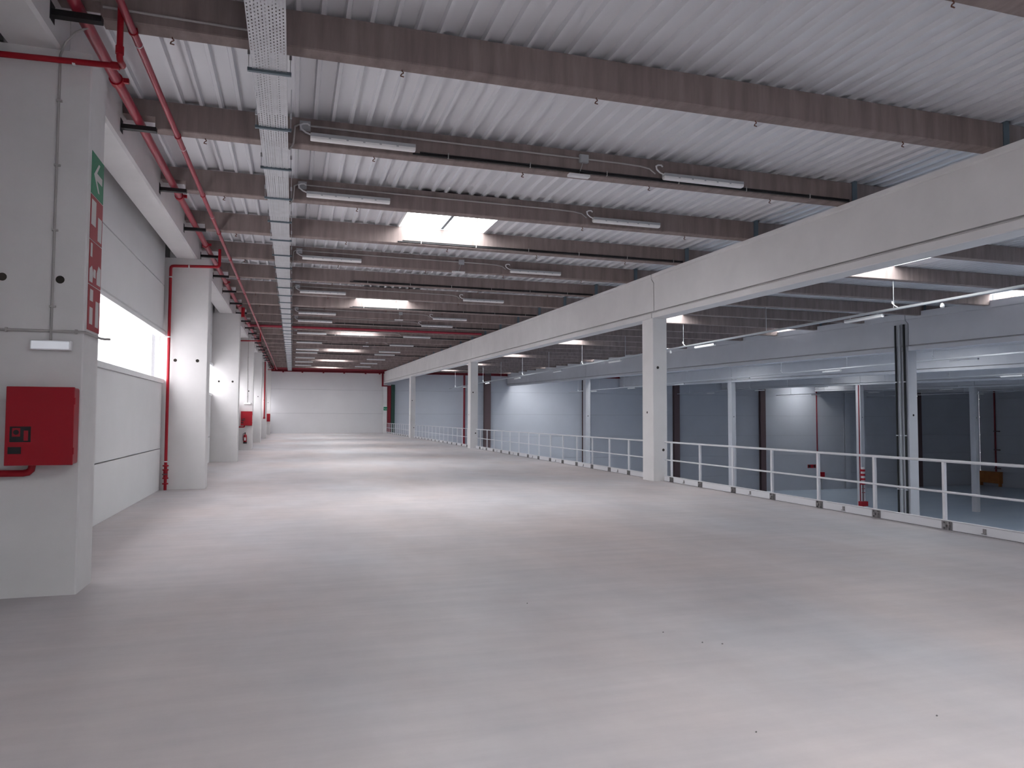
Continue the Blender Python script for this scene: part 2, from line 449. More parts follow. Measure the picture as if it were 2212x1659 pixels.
# ================================================================== CONCRETE FRAME
# pillars of the window wall
for i, y in enumerate(PIL):
    zt = 4.87 + S * y
    nm = {0: 'beside the camera, cut off by the left picture edge', 1: 'nearest in view, carrying the big red hose cabinet', 2: 'with the red riser pipe at its left edge',
          3: 'standing right behind the riser pillar', 4: 'with the small red cabinet and extinguisher', 5: 'just beyond the extinguisher pillar',
          6: 'with a thin red pipe, last but one before the end wall', 7: 'last one before the end wall'}[i]
    prof = [(XW - 0.165, y), (XP - 0.012, y), (XP, y + 0.012), (XP, y + 0.518), (XP - 0.012, y + 0.53), (XW - 0.165, y + 0.53)]
    b = MB().prism(prof, 0.0, zt, 'z')
    p = b.build('concrete_pillar', 'white_concrete')
    tag(p, 'pale concrete wall pillar %s' % nm, 'pillar', 'pillars of the window wall')
    for hx in (-2.50, -2.045):
        MB().disc((hx, y + 0.001, 2.85), (0, -1, 0), 0.036 if i < 4 else 0.03).build('anchor_hole', 'dark_hole', p)

# eave beams lying on the pillars
for i in range(len(PIL)):
    y0 = PIL[i] + 0.265 if i else YB
    if i == 0: y0 = YB + 0.02; y1 = PIL[0] + 0.255
    spans = [(YB + 0.02, PIL[0] + 0.255)] + [(PIL[j] + 0.275, PIL[j + 1] + 0.255) for j in range(len(PIL) - 1)] + [(PIL[-1] + 0.275, YE - 0.02)]
for i, (y0, y1) in enumerate(spans):
    b = MB().prism([(-2.52, 4.87), (-2.13, 4.87), (-2.10, 4.90), (-2.10, 5.80), (-2.52, 5.80)], y0, y1, 'y', 0, S)
    t = 'added behind the camera for light' if i == 0 else ('at the top left picture corner before the cabinet pillar' if i == 1 else 'in the %s bay beyond the cabinet pillar' % ORD[i - 1])
    tag(b.build('eave_beam', 'white_concrete'), 'white concrete eave beam on the wall pillars, %s' % t, 'beam', 'eave beams of the window wall')

# main columns and girders between mezzanine and hall
CY = [-3.2, 16.75, 36.7, 56.7]
GS = [(YB, CY[0]), (CY[0], CY[1]), (CY[1], CY[2]), (CY[2], CY[3]), (CY[3], YE - 0.1)]
def column(x, y, w, d, z0, zt, label, group, holes=(), m='white_concrete'):
    c = 0.012
    prof = [(x + c, y), (x + w - c, y), (x + w, y + c), (x + w, y + d - c), (x + w - c, y + d), (x + c, y + d), (x, y + d - c), (x, y + c)]
    o = MB().prism(prof, z0, zt, 'z').build('concrete_column', m)
    tag(o, label, 'column', group)
    for (p, nrm, r) in holes: MB().disc(p, nrm, r).build('anchor_hole', 'dark_hole', o)
    return o
for i, y in enumerate(CY):
    t = ['beside the camera, out on the right', 'tallest in the picture, nearest of the row along the railing', 'second of the row along the railing', 'third of the row along the railing, farthest'][i]
    column(XG, y, 0.40, 0.60, HALL_Z, 3.94 + S * y, 'square white concrete column %s' % t, 'columns along the mezzanine railing',
           [((9.007, y + 0.001, 2.915), (0, -1, 0), 0.035), ((9.154, y + 0.001, 0.795), (0, -1, 0), 0.035), ((XG + 0.001, y + 0.33, 1.76), (-1, 0, 0), 0.03)])
column(8.80, YE - 0.36, 0.38, 0.35, 0, 4.95, 'slim white corner column against the end wall with a green sign', 'columns along the mezzanine railing')

def girder(x, y0, y1, kink, zb, zg, label, group, w=0.40, ztop=ZB, m='white_concrete'):
    r = empty('roof_girder', (x + w / 2, y0, 0), label, 'girder', group)
    g = 0.018; dx = -(x + w / 2)
    def P(b): 
        b.v = [(vx + dx, vy - y0, vz) for vx, vy, vz in b.v]; return b
    P(MB().prism([(x + 0.01, zb), (x + w - 0.01, zb), (x + w, zb + 0.01), (x + w, zg - 0.012), (x + w - 0.02, zg), (x + 0.02, zg), (x, zg - 0.012), (x, zb + 0.01)], y0 + g + kink, y1 - g + kink, 'y', 0, S)).build('bottom_flange', m, r)
    k2 = 0.12
    P(MB().box(x + 0.11, x + w - 0.11, y0 + g, y1 - g, zg - 0.01, zg + 0.06, 0, S)).build('neck', m, r)
    poly = [(y0 + g, zg + 0.042), (y1 - g, zg + 0.042), (y1 - g, 4.85), (y1 - g + k2, 4.97), (y1 - g + k2, ZB - 0.10), (y0 + g + k2, ZB - 0.10), (y0 + g + k2, 4.97), (y0 + g, 4.85)]
    P(MB().prism(poly, x + 0.03, x + w - 0.03, 'x', 0, S)).build('web', m, r)
    P(MB().prism([(x + 0.045, ZB - 0.10), (x + w - 0.045, ZB - 0.10), (x + w - 0.02, ZB - 0.07), (x + w - 0.02, ztop), (x + 0.02, ztop), (x + 0.02, ZB - 0.07)], y0 + g + k2, y1 - g + k2, 'y', 0, S)).build('top_flange', m, r)
    return r
for i, (y0, y1) in enumerate(GS):
    t = ['added behind the camera for light', 'nearest span, cut by the right picture edge', 'second span beyond the tallest column', 'third span from the camera', 'last span reaching the end wall'][i]
    girder(XG, y0, y1, 0.06 if 0 < i < 4 else 0.0, 3.94, 4.08, 'deep white roof girder along the railing, %s' % t, 'girders along the mezzanine edge')

HY = [-9.6, 21.45, 52.4]
for gi, x in enumerate(HB):
    nth = ORD[gi + 2]
    zb = 3.83
    for j, y in enumerate(HY):
        if j == 0: continue
        t = 'nearer one' if j == 1 else 'farther one'
        extra = {(0, 1): ', clad with dark vertical pipes', (2, 2): ', with the red and white valve post'}.get((gi, j), '')
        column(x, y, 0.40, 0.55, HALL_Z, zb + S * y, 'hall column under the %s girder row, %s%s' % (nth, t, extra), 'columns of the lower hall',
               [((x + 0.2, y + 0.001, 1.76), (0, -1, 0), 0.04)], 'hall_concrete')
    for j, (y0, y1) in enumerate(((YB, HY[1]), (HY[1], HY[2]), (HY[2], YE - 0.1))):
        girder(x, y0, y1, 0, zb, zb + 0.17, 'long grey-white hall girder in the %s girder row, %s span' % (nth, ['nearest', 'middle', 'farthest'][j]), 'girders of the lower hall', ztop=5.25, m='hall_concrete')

# gable columns along the end wall of the hall
for i, x in enumerate((19.7, 30.9, 42.1, 53.6, 65.8, 77.0)):
    m = 'hall_panel' if i == 4 else 'maroon_steel'  # fifth column's paler material stands in for light falling on it
    b = MB().box(x - 0.35, x + 0.35, YE - 0.40, YE - 0.36, HALL_Z, 6.4).box(x - 0.35, x + 0.35, YE - 0.06, YE - 0.02, HALL_Z, 6.4).box(x - 0.04, x + 0.04, YE - 0.36, YE - 0.06, HALL_Z, 6.4)
    tag(b.build('gable_column', m), '%s steel gable column on the hall end wall, %s from the mezzanine' % ('lit-toned' if i == 4 else 'dark reddish', ORD[i + 1]), 'column', 'gable columns of the end wall')
# red steel beam on top of the end wall, red and green posts at its corner
b = MB().box(-2.05, XR - 0.1, YE - 0.40, YE - 0.02, 6.02, 6.05).box(-2.05, XR - 0.1, YE - 0.40, YE - 0.02, 6.33, 6.36).box(-2.05, XR - 0.1, YE - 0.23, YE - 0.17, 6.05, 6.33)
rb = b.build('red_steel_beam', 'red_steel')
tag(rb, 'red steel beam running along the top of the end wall', 'beam')
for x in (-0.9, 0.9, 2.9, 4.9, 7.0, 8.4): MB().box(x - 0.08, x + 0.08, YE - 0.42, YE - 0.30, 5.92, 6.02).build('bracket', 'red_steel', rb)
b = MB().box(8.62, 8.80, YE - 0.42, YE - 0.38, 4.78, 6.02).box(8.62, 9.2, YE - 0.42, YE - 0.38, 4.70, 4.82)
tag(b.build('red_steel_bracket', 'red_steel'), 'red steel bracket holding the far end of the white girder', 'bracket')
b = MB().box(9.20, 9.24, YE - 0.38, YE - 0.1, HALL_Z, 4.8).box(9.52, 9.56, YE - 0.38, YE - 0.1, HALL_Z, 4.8).box(9.24, 9.52, YE - 0.28, YE - 0.22, HALL_Z, 4.8)
p = b.build('red_steel_post', 'red_steel'); tag(p, 'dark red steel post at the far corner of the mezzanine', 'post')
b = MB().box(9.60, 9.64, YE - 0.34, YE - 0.1, HALL_Z, 4.9).box(9.93, 9.97, YE - 0.34, YE - 0.1, HALL_Z, 4.9).box(9.64, 9.93, YE - 0.26, YE - 0.2, HALL_Z, 4.9)
tag(b.build('green_steel_post', 'dark_green'), 'dark green steel post beside the red corner post', 'post')

# ------------------------------------------------------------------ purlins
HOOK_X = (-1.15, 1.03, 3.21, 5.29, 7.51)
hk = MB().tube([(0.65 * x, 0, 0.65 * z) for x, z in ((0, 0), (0, -0.02), (0.02, -0.035), (0.02, -0.05), (-0.005, -0.065), (-0.02, -0.085), (-0.022, -0.10), (0.03, -0.108))], 0.006, 5).mesh('hook', 'hook_steel')
def purlin_mesh(x0, x1):
    c = 0.012; h = ZT - ZB
    b = MB().prism([(0.0, c), (c, 0.0), (PW - c, 0.0), (PW, c), (PW, h), (0, h)], x0, x1, 'x')
    if x0 < 0: b.box(-2.09, x0 + 0.001, 0.0, PW, 0.15, h)      # dapped end over the sprinkler main
    return b.mesh('roof_purlin', 'purlin')
pm = purlin_mesh(-1.72, 9.02); pred = pm.copy(); pred.materials.clear(); pred.materials.append(M['red_steel']); ph = purlin_mesh(9.12, 24.6)
plate = MB().box(-0.05, 0.05, -0.012, PW + 0.012, 0.0, 0.40).box(-0.09, 0.09, -0.02, PW + 0.02, -0.004, 0.012).mesh('end_plate', 'teal_steel')
brk = MB().box(0.0, 0.40, -0.03, 0.05, -0.055, -0.0).mesh('pipe_bracket', 'black')
brp = MB().box(-0.02, 0.004, -0.055, 0.075, -0.10, 0.065).mesh('wall_plate', 'black')
for k in range(-1, 25):
    y = PY(k); zb = ZB + S * y; nth = ORD[k + 2]
    p = link('roof_purlin', pred if k == 24 else pm, None, (0, y, zb))
    tag(p, 'dark red roof purlin over the mezzanine, last one before the end wall' if k == 24 else 'brown concrete roof purlin over the mezzanine, %s counted from the camera' % nth, 'purlin', 'concrete purlins over the mezzanine')
    link('end_plate', plate, p, (9.07, 0, 0))
    if k < 9:
        for hx in HOOK_X: link('hook', hk, p, (hx, PW * 0.8, 0.0))
    q = link('roof_purlin', ph, None, (0, y, zb))
    tag(q, 'dark concrete roof purlin over the first hall bay, %s counted from the camera' % nth, 'purlin', 'concrete purlins over the first hall bay')
    link('end_plate', plate, q, (22.1, 0, 0))
    if k >= 0:
        b = link('pipe_bracket', brk, None, (-2.10, y - 0.02, zb))
        tag(b, 'black steel bracket under the red pipe at the left end of the %s purlin' % nth, 'bracket', 'black pipe brackets on the eave beam')
        link('wall_plate', brp, b, (0, 0, 0))

# ================================================================== SPRINKLER PIPES
def along(x, z0, y0, y1): return [(x, y0, z0 + S * y0), (x, y1, z0 + S * y1)]
o = MB().tube(along(-1.90, ZB + 0.055, YB + 0.1, YE - 0.5), 0.055, 14).build('sprinkler_pipe', 'red_pipe')
tag(o, 'thick red sprinkler main resting on the black wall brackets', 'pipe')
for j, y in enumerate([3.2, 8.7, 13.3, 17.2, 22.3, 27.4, 33, 38.5, 44, 50, 56, 62, 68]):
    c = MB().tube([(0, -0.05, -0.05 * S), (0, 0.05, 0.05 * S)], 0.071, 14).box(0.05, 0.12, -0.02, 0.02, -0.02, 0.03).build('coupling', 'red_paint', o, (-1.90, y, ZB + 0.055 + S * y))
o = MB().tube(along(-1.47, ZB - 0.036, YB + 0.1, YE - 0.5), 0.034, 12).build('sprinkler_pipe', 'red_pipe')
tag(o, 'thinner red sprinkler pipe clipped under the purlins, the inner one', 'pipe')
clip = MB().tube([(0, -0.015, 0), (0, 0.015, 0)], 0.042, 12).box(-0.035, 0.035, -0.012, 0.012, 0.03, 0.042).mesh('pipe_clip', 'red_paint')
for k in range(0, 24):
    link('pipe_clip', clip, o, (-1.47, PY(k) + 0.1, ZB - 0.036 + S * PY(k)))
joint_ring = MB().tube([(0, -0.006, 0), (0, 0.006, 0)], 0.038, 12).mesh('joint_ring', 'white_plastic')
for y in (7.55, 10.5, 14.2): link('joint_ring', joint_ring, o, (-1.47, y, ZB - 0.036 + S * y))

def branch(name, path, r, label, group=None, mat_='red_paint'):
    o = MB().tube(path, r, 12).build(name, mat_); tag(o, label, 'pipe', group); return o
def elbow(path, rr=0.06):
    out = [path[0]]
    for a, b, c in zip(path, path[1:], path[2:]):
        a, b, c = Vector(a), Vector(b), Vector(c)
        d0, d1 = (a - b).normalized(), (c - b).normalized()
        p0, p1 = b + d0 * rr, b + d1 * rr
        for t in (0, 0.33, 0.67, 1):
            out.append(tuple(p0.lerp(b, t).lerp(b.lerp(p1, t), t)))
    out.append(path[-1]); return out
YK = {1: 0, 4: 11, 7: 22}
# feed along the head of the cabinet pillars, with drop
for n, lab in ((1, 'nearest in view'), (4, 'above the extinguisher'), (7, 'on the last pillar')):
    y = PIL[n] - 0.05; dz = S * (PIL[n] - PIL[1])
    p = branch('hydrant_feed_pipe', elbow([(-2.66, y - 0.02, 1.10 + 0.0), (-2.66, y - 0.02, 4.84 + dz), (-1.555, y - 0.05, 4.86 + dz), (-1.535, PY(YK[n]) - 0.10, 4.80 + dz), (-1.535, PY(YK[n]) - 0.10, 5.51 + dz)]), 0.027, 'red feed pipe along the head of the hose cabinet pillar %s' % lab, 'hose cabinet feed pipes')
    MB().tube([(-1.98, y - 0.03, 4.852 + dz), (-1.955, y - 0.03, 4.852 + dz)], 0.033, 12).build('pipe_clip', 'white_plastic', p)
    MB().tube([(-1.66, y - 0.05, 4.858 + dz), (-1.59, y - 0.05, 4.858 + dz)], 0.036, 12).tube([(-1.535, PY(YK[n]) - 0.10, 4.85 + dz), (-1.535, PY(YK[n]) - 0.10, 4.92 + dz)], 0.036, 12).build('elbow', 'red_paint', p)
    q = branch('cabinet_inlet_pipe', elbow([(-2.64, y, 1.10), (-2.20, y, 1.10), (-2.20, y, 1.19)], 0.07), 0.030, 'bent red inlet pipe under the hose cabinet of the pillar %s' % lab, 'hose cabinet inlet pipes')
# risers
y = PIL[2] - 0.12; dz = S * (PIL[2] - PIL[1])
p = branch('riser_pipe', elbow([(-2.62, y, 0.0), (-2.62, y, 4.93), (-1.62, y, 4.97), (-1.62, y, 5.37)]), 0.032, 'red riser pipe running up the left edge of the second pillar', None)
for z in (0.14, 0.26, 0.44, 0.53): MB().tube([(0, 0, -0.014), (0, 0, 0.014)], 0.062, 12).build('flange', 'red_paint', p, (-2.62, y, z))
MB().tube([(0, 0, -0.08), (0, 0, 0.08)], 0.045, 12).build('valve_body', 'red_paint', p, (-2.62, y, 0.35))
MB().tube([(0, 0, 0), (0.0, -0.10, 0)], 0.014, 8).tube([(-0.05, -0.10, 0), (0.05, -0.10, 0)], 0.012, 8).build('valve_handle', 'maroon_steel', p, (-2.62, y, 0.35))
for z in (0.62, 3.35, 4.68): MB().tube([(0, 0, -0.012), (0, 0, 0.012)], 0.038, 12).build('pipe_clip', 'white_plastic', p, (-2.62, y, z))
MB().tube([(-2.26, y, 4.946), (-2.235, y, 4.946)], 0.038, 12).build('pipe_clip', 'white_plastic', p)
y = PIL[6] - 0.09
p = branch('riser_pipe', [(-2.0, y, 1.45), (-2.0, y, 5.75)], 0.045, 'thin red riser pipe on the pillar last but one before the end wall', None)
MB().tube([(0, 0, -0.05), (0, 0, 0.05)], 0.075, 10).build('flange', 'red_paint', p, (-2.0, y, 1.5))
y = PIL[3] - 0.1
branch('riser_pipe', [(-1.74, y, 5.16), (-1.74, y, 5.50)], 0.06, 'short red pipe stub above the head of the third pillar', None)
# red cross main hanging in front of a purlin
y = PY(10) - 0.09
o = MB().tube([(-1.9, y, ZB + 0.09 + S * y), (8.85, y, ZB + 0.09 + S * y)], 0.055, 12).build('sprinkler_pipe', 'red_pipe')
tag(o, 'red sprinkler cross main running along one purlin from wall to girder', 'pipe')

# ================================================================== CABLE TRAY over the mezzanine
TX0, TX1, TZ = -0.440, -0.112, 4.965
tr = empty('cable_tray', (-0.276, YB, 0), 'long perforated galvanised cable tray hanging under the purlins', 'cable tray')
def L0(b):
    b.v = [(x + 0.276, y - YB, z) for x, y, z in b.v]; return b
L0(MB().box(TX0, TX1, YB + 0.1, YE - 0.5, TZ, TZ + 0.003, 0, S)).build('tray_bottom', 'perforated', tr)
L0(MB().box(TX0 - 0.002, TX0, YB + 0.1, YE - 0.5, TZ, TZ + 0.07, 0, S)).build('tray_side', 'galvanised', tr)
L0(MB().box(TX1, TX1 + 0.002, YB + 0.1, YE - 0.5, TZ, TZ + 0.07, 0, S)).build('tray_side', 'galvanised', tr)
bar = MB().box(-0.21, 0.21, -0.02, 0.02, -0.022, -0.002).box(-0.21, 0.21, -0.02, -0.017, -0.002, 0.010).box(-0.21, 0.21, 0.017, 0.02, -0.002, 0.010).mesh('cross_bar', 'teal_steel')
rod = MB().tube([(0, 0, -0.03), (0, 0, 0.50)], 0.004, 6).box(-0.012, 0.012, -0.012, 0.012, 0.14, 0.20).mesh('hanger_rod', 'silver')
i = 0
yb_ = 1.32
while yb_ < YE - 1:
    z = TZ + S * yb_
    link('cross_bar', bar, tr, (0, yb_ - YB, z))
    for sx_ in (-0.20, 0.20): link('hanger_rod', rod, tr, (sx_, yb_ - YB, z))
    yb_ += 1.555
for (dx, r) in ((-0.10, 0.018), (-0.05, 0.014), (0.0, 0.02), (0.07, 0.012)):
    y0, y1 = YB + 0.2, YE - 0.6
    L0(MB().tube([(-0.276 + dx, y0, TZ + 0.004 + r + S * y0), (-0.276 + dx, y1, TZ + 0.004 + r + S * y1)], r, 8)).build('cable', 'cable_grey', tr)

# ================================================================== LUMINAIRES ON THE PURLINS
LW, LH, LL = 0.10, 0.095, 1.40
body_m = MB().prism([(-0.05, 0.045), (-0.048, 0.092), (0.048, 0.092), (0.05, 0.045)], -LL / 2, LL / 2, 'x')
body_m = body_m.mesh('light_body', 'grey_plastic')
diff_b = MB()
sec = [(-0.05, 0.045), (-0.046, 0.018), (-0.030, 0.002), (0.030, 0.002), (0.046, 0.018), (0.05, 0.045)]
n_ = len(sec)
pts = []
for (a, s_) in ((-LL / 2, 0.93), (-LL / 2 + 0.02, 1.0), (LL / 2 - 0.02, 1.0), (LL / 2, 0.93)):
    pts += [(a, u * s_, w if s_ == 1 else w * 0.9 + 0.005) for u, w in sec]
fs = [(r * n_ + i, r * n_ + i + 1, (r + 1) * n_ + i + 1, (r + 1) * n_ + i) for r in range(3) for i in range(n_ - 1)] + [tuple(range(n_)), tuple(range(3 * n_, 4 * n_))[::-1]]
diff_b.add(pts, fs, 0, False)
diff_m = diff_b.mesh('diffuser', 'diffuser')
diff_lit = diff_m.copy(); diff_lit.materials.clear(); diff_lit.materials.append(M['diffuser_lit'])
clip_m = MB().box(-0.015, 0.015, -0.056, 0.056, 0.030, 0.060).mesh('latch', 'grey_plastic')
lead_m = MB().tube([(-0.70, 0.0, 0.08), (-0.76, 0, 0.10), (-0.82, -0.01, 0.14), (-0.83, -0.01, 0.19), (-0.79, 0, 0.215), (-0.74, 0, 0.22), (-0.71, 0.01, 0.20)], 0.012, 6).mesh('supply_lead', 'white_plastic')
jbm = MB().box(-0.07, 0.07, -0.05, 0.0, -0.06, 0.06).mesh('junction_box', 'grey_plastic')
jbl = MB().box(-0.055, 0.055, -0.056, -0.05, -0.046, 0.046).mesh('lid', 'grey_plastic')
ROWS = [1, 2, 4, 6, 8, 9, 11, 13, 15, 16, 18, 20, 22]
def luminaire(loc, label, group, lit=False, small=False, rotz=0.0, lead=True):
    r = empty('tube_light', loc, label, 'light fixture', group); r.rotation_euler = (0, 0, rotz)
    link('light_body', body_m, r); link('diffuser', diff_lit if lit else diff_m, r)
    if not small:
        for lx in (-0.45, -0.22, 0.0, 0.22, 0.45): link('latch', clip_m, r, (lx, 0, 0))
        if lead: link('supply_lead', lead_m, r)
    return r
for k in ROWS:
    y = PY(k); z = ZB + S * y; nth = ORD[k + 2]
    for cx, side in ((0.87, 'left one beside the cable tray'), (6.11, 'right one towards the girder')):
        luminaire((cx, y - 0.084, z + 0.035), 'long white tube light on the %s purlin, %s' % (nth, side), 'tube lights over the mezzanine', small=k > 9)
    if k <= 13:
        j = link('junction_box', jbm, None, (0.10, y, z + 0.245)); tag(j, 'small grey junction box on the %s purlin next to the cable tray' % nth, 'junction box', 'junction boxes on the purlins')
        link('lid', jbl, j)
        path = [(0.10, y - 0.02, z + 0.255), (4.75, y - 0.02, z + 0.235), (5.05, y - 0.02, z + 0.225), (5.2, y - 0.025, z + 0.20), (5.30, y - 0.03, z + 0.13)]
        c = MB().tube(path, 0.013, 6).build('conduit', 'cable_grey'); tag(c, 'thin grey conduit along the face of the %s purlin between its two lights' % nth, 'conduit', 'conduits on the purlins')
        c = MB().tube([(0.03, y - 0.02, z + 0.26), (-0.03, y - 0.03, z + 0.22), (-0.045, y - 0.035, z + 0.0), (-0.06, y - 0.04, z - 0.05), (-0.10, y - 0.04, z - 0.10)], 0.012, 6).build('supply_cable', 'cable_grey')
        tag(c, 'grey cable dropping from the junction box of the %s purlin to the tray' % nth, 'cable', 'drop cables at the tray')
    if k in (1, 4, 8, 13):
        j = link('junction_box', jbm, None, (4.11, y, z + 0.235)); tag(j, 'small grey junction box at the middle of the %s purlin' % nth, 'junction box', 'junction boxes on the purlins')
        link('lid', jbl, j)
        e = MB().box(-0.165, 0.165, -0.10, 0.0, -0.035, 0.0).build('emergency_light', 'white_plastic', None, (4.04, y + 0.05, z - 0.005))
        tag(e, 'flat white emergency light under the middle of the %s purlin' % nth, 'emergency light', 'emergency lights under the purlins')
        MB().tube([(0.0, -0.06, 0.0), (0.03, -0.075, 0.10), (0.06, -0.072, 0.20)], 0.007, 6).build('supply_lead', 'cable_grey', e)
# black cables strapped along the foot of some purlins
for k, xa in ((1, 1.55), (3, 2.1), (5, 1.5), (7, 1.9), (9, 1.6), (11, 1.5), (13, 1.6), (16, 1.6)):
    y = PY(k); z = ZB + S * y + 0.035
    c = MB().tube([(xa, y - 0.014, z), (8.95, y - 0.014, z)], 0.014, 6).tube([(xa + 0.1, y - 0.014, z + 0.027), (8.95, y - 0.014, z + 0.027)], 0.011, 6).build('black_cable', 'black')
    tag(c, 'black cable strapped along the foot of the %s purlin' % ORD[k + 2], 'cable', 'black cables on the purlins')
    for q in range(6): MB().box(-0.006, 0.006, -0.032, 0.004, -0.02, 0.055).build('cable_clip', 'cable_grey', c, (xa + 0.5 + q * 1.22, y, z))
# conduit on the nearest full purlin, left of the tray
y = PY(0); z = ZB + S * y
c = MB().tube([(-1.70, y - 0.014, z + 0.10), (-0.46, y - 0.014, z + 0.085)], 0.012, 6).build('conduit', 'cable_grey')
tag(c, 'thin grey conduit on the nearest full purlin left of the tray', 'conduit', 'conduits on the purlins')

# ================================================================== RAILINGS
post_m = MB().box(-0.022, 0.022, -0.022, 0.022, 0.0, 0.985).mesh('post', 'rail_white')
clamp_m = MB().box(-0.012, 0.0, -0.085, 0.085, 0.005, 0.125).box(-0.03, -0.012, -0.06, 0.06, 0.045, 0.085).box(-0.05, -0.03, -0.018, 0.018, 0.048, 0.082)
clamp_m.tube([(-0.012, 0.045, 0.108), (-0.035, 0.045, 0.108)], 0.013, 6).tube([(-0.012, -0.045, 0.108), (-0.035, -0.045, 0.108)], 0.013, 6)
clamp_m.tube([(-0.012, 0.045, 0.024), (-0.035, 0.045, 0.024)], 0.013, 6).tube([(-0.012, -0.045, 0.024), (-0.035, -0.045, 0.024)], 0.013, 6)
clamp_m = clamp_m.mesh('clamp', 'clamp_steel')
lclip_m = MB().box(-0.006, 0.0, -0.025, 0.025, 0.03, 0.10).box(-0.04, 0.0, -0.03, 0.02, 0.03, 0.04).mesh('board_clip', 'clamp_steel')
def railing(y0, y1, posts, label):
    r = empty('guard_railing', (9.20, (y0 + y1) / 2, 0), label, 'railing', 'guard railings along the mezzanine edge')
    c = (y0 + y1) / 2
    MB().tube([(0, y0 - c, 0.998), (0, y1 - c, 0.998)], 0.021, 10).build('top_rail', 'rail_white', r)
    MB().tube([(0, y0 - c, 0.545), (0, y1 - c, 0.545)], 0.017, 10).build('mid_rail', 'rail_white', r)
    MB().prism([(-0.030, 0.004), (-0.012, 0.004), (-0.012, 0.145), (-0.038, 0.145), (-0.042, 0.137), (-0.030, 0.120)], y0 - c, y1 - c).build('toe_board', 'rail_white', r)
    MB().box(-0.05, -0.028, y0 - c, y1 - c, 0.0, 0.006).build('sealing_strip', 'joint', r)
    for i, y in enumerate(posts):
        link('post', post_m, r, (0.012, y - c, 0))
        link('clamp', clamp_m, r, (-0.030, y - c - 0.07, 0))
        if i % 2 == 0 and i + 1 < len(posts): link('board_clip', lclip_m, r, (-0.030, (posts[i] + posts[i + 1]) / 2 - c, 0))
railing(CY[0] + 0.62, CY[1] - 0.01, [16.43 - 1.336 * i for i in range(14) if 16.43 - 1.336 * i > CY[0] + 0.7], 'white two-rail guard railing nearest the camera, right of the tallest column')
railing(CY[1] + 0.61, CY[2] - 0.01, [18.86 + 1.309 * i for i in range(14) if 18.86 + 1.309 * i < CY[2] - 0.2], 'white two-rail guard railing between the tallest and the second column')
railing(CY[2] + 0.61, CY[3] - 0.01, [38.7 + 1.31 * i for i in range(15) if 38.7 + 1.31 * i < CY[3] - 0.2], 'white two-rail guard railing between the second and the third column')
railing(CY[3] + 0.61, YE - 0.4, [58.6 + 1.31 * i for i in range(12) if 58.6 + 1.31 * i < YE - 0.5], 'farthest white guard railing, reaching the end wall')

# ================================================================== EQUIPMENT ON THE PILLARS
def cabinet(y, label, decal=True):
    yf = y - 0.20
    r = empty('hose_cabinet', (-2.11, y, 1.18), label, 'hose cabinet', 'red fire hose cabinets')
    b = bevel(MB().box(-0.255, 0.255, -0.175, 0.0, 0.0, 0.68).build('cabinet_body', 'red_paint', r), 0.02, 3)
    d = bevel(MB().box(-0.262, 0.262, -0.20, -0.177, -0.004, 0.684).build('cabinet_door', 'red_paint', r), 0.006, 2)
    # black pictogram: framed hose reel
    p = MB().box(-0.225, -0.065, -0.2015, -0.2, 0.20, 0.335)
    p.box(-0.207, -0.145, -0.2025, -0.2015, 0.248, 0.322, 1); p.box(-0.118, -0.085, -0.2025, -0.2015, 0.212, 0.300, 1)
    p.tube([(-0.176, -0.2027, 0.285), (-0.176, -0.2032, 0.285)], 0.022, 14, 0, True, False)
    p.build('pictogram', ['black', 'sign_red'], d)
    MB().box(-0.235, -0.135, -0.2025, -0.2, 0.098, 0.158).build('black_label', 'black', d)
    for z in (0.12, 0.56): MB().tube([(0.262, -0.195, z - 0.03), (0.262, -0.195, z + 0.03)], 0.008, 8).build('hinge', 'red_paint', d)
    return r
cabinet(PIL[1] - 0.001, 'big red fire hose cabinet on the nearest pillar')
cabinet(PIL[4] - 0.001, 'small distant red hose cabinet above the fire extinguisher')
cabinet(PIL[7] - 0.001, 'tiny farthest red hose cabinet on the last pillar')

# fire extinguisher
y = PIL[4] - 0.10
r = empty('fire_extinguisher', (-2.16, y, 0.30), 'red fire extinguisher hanging under the distant hose cabinet', 'extinguisher')
prof = [(0.0, 0.0), (0.075, 0.0), (0.08, 0.02), (0.08, 0.36), (0.07, 0.41), (0.04, 0.44), (0.022, 0.45), (0.022, 0.47), (0.0, 0.47)]
def lathe(prof, n=16, m=0, zs=None):
    b = MB(); pts = []
    for (rr, z) in prof: pts += [(rr * math.cos(2 * math.pi * j / n), rr * math.sin(2 * math.pi * j / n), z) for j in range(n)]
    fs = [(i * n + j, i * n + (j + 1) % n, (i + 1) * n + (j + 1) % n, (i + 1) * n + j) for i in range(len(prof) - 1) for j in range(n)]
    return b.add(pts, fs, m, True)
lathe([(0.0, 0.06), (0.08, 0.06)] + prof[3:]).build('cylinder', 'red_paint', r)
lathe([(0, 0), (0.082, 0.0), (0.082, 0.07), (0.0, 0.07)]).build('base_ring', 'black', r)
MB().box(-0.02, 0.02, -0.03, 0.03, 0.47, 0.52).box(-0.015, 0.015, -0.10, 0.02, 0.52, 0.54).box(-0.015, 0.015, -0.09, 0.0, 0.49, 0.505).build('valve_head', 'black', r)
MB().tube([(-0.02, 0, 0.5), (-0.09, -0.02, 0.47), (-0.10, -0.02, 0.30), (-0.09, -0.02, 0.15)], 0.012, 8).build('hose', 'black', r)
MB().box(-0.04, 0.04, -0.084, -0.079, 0.15, 0.30).build('paper_label', 'sign_white', r)

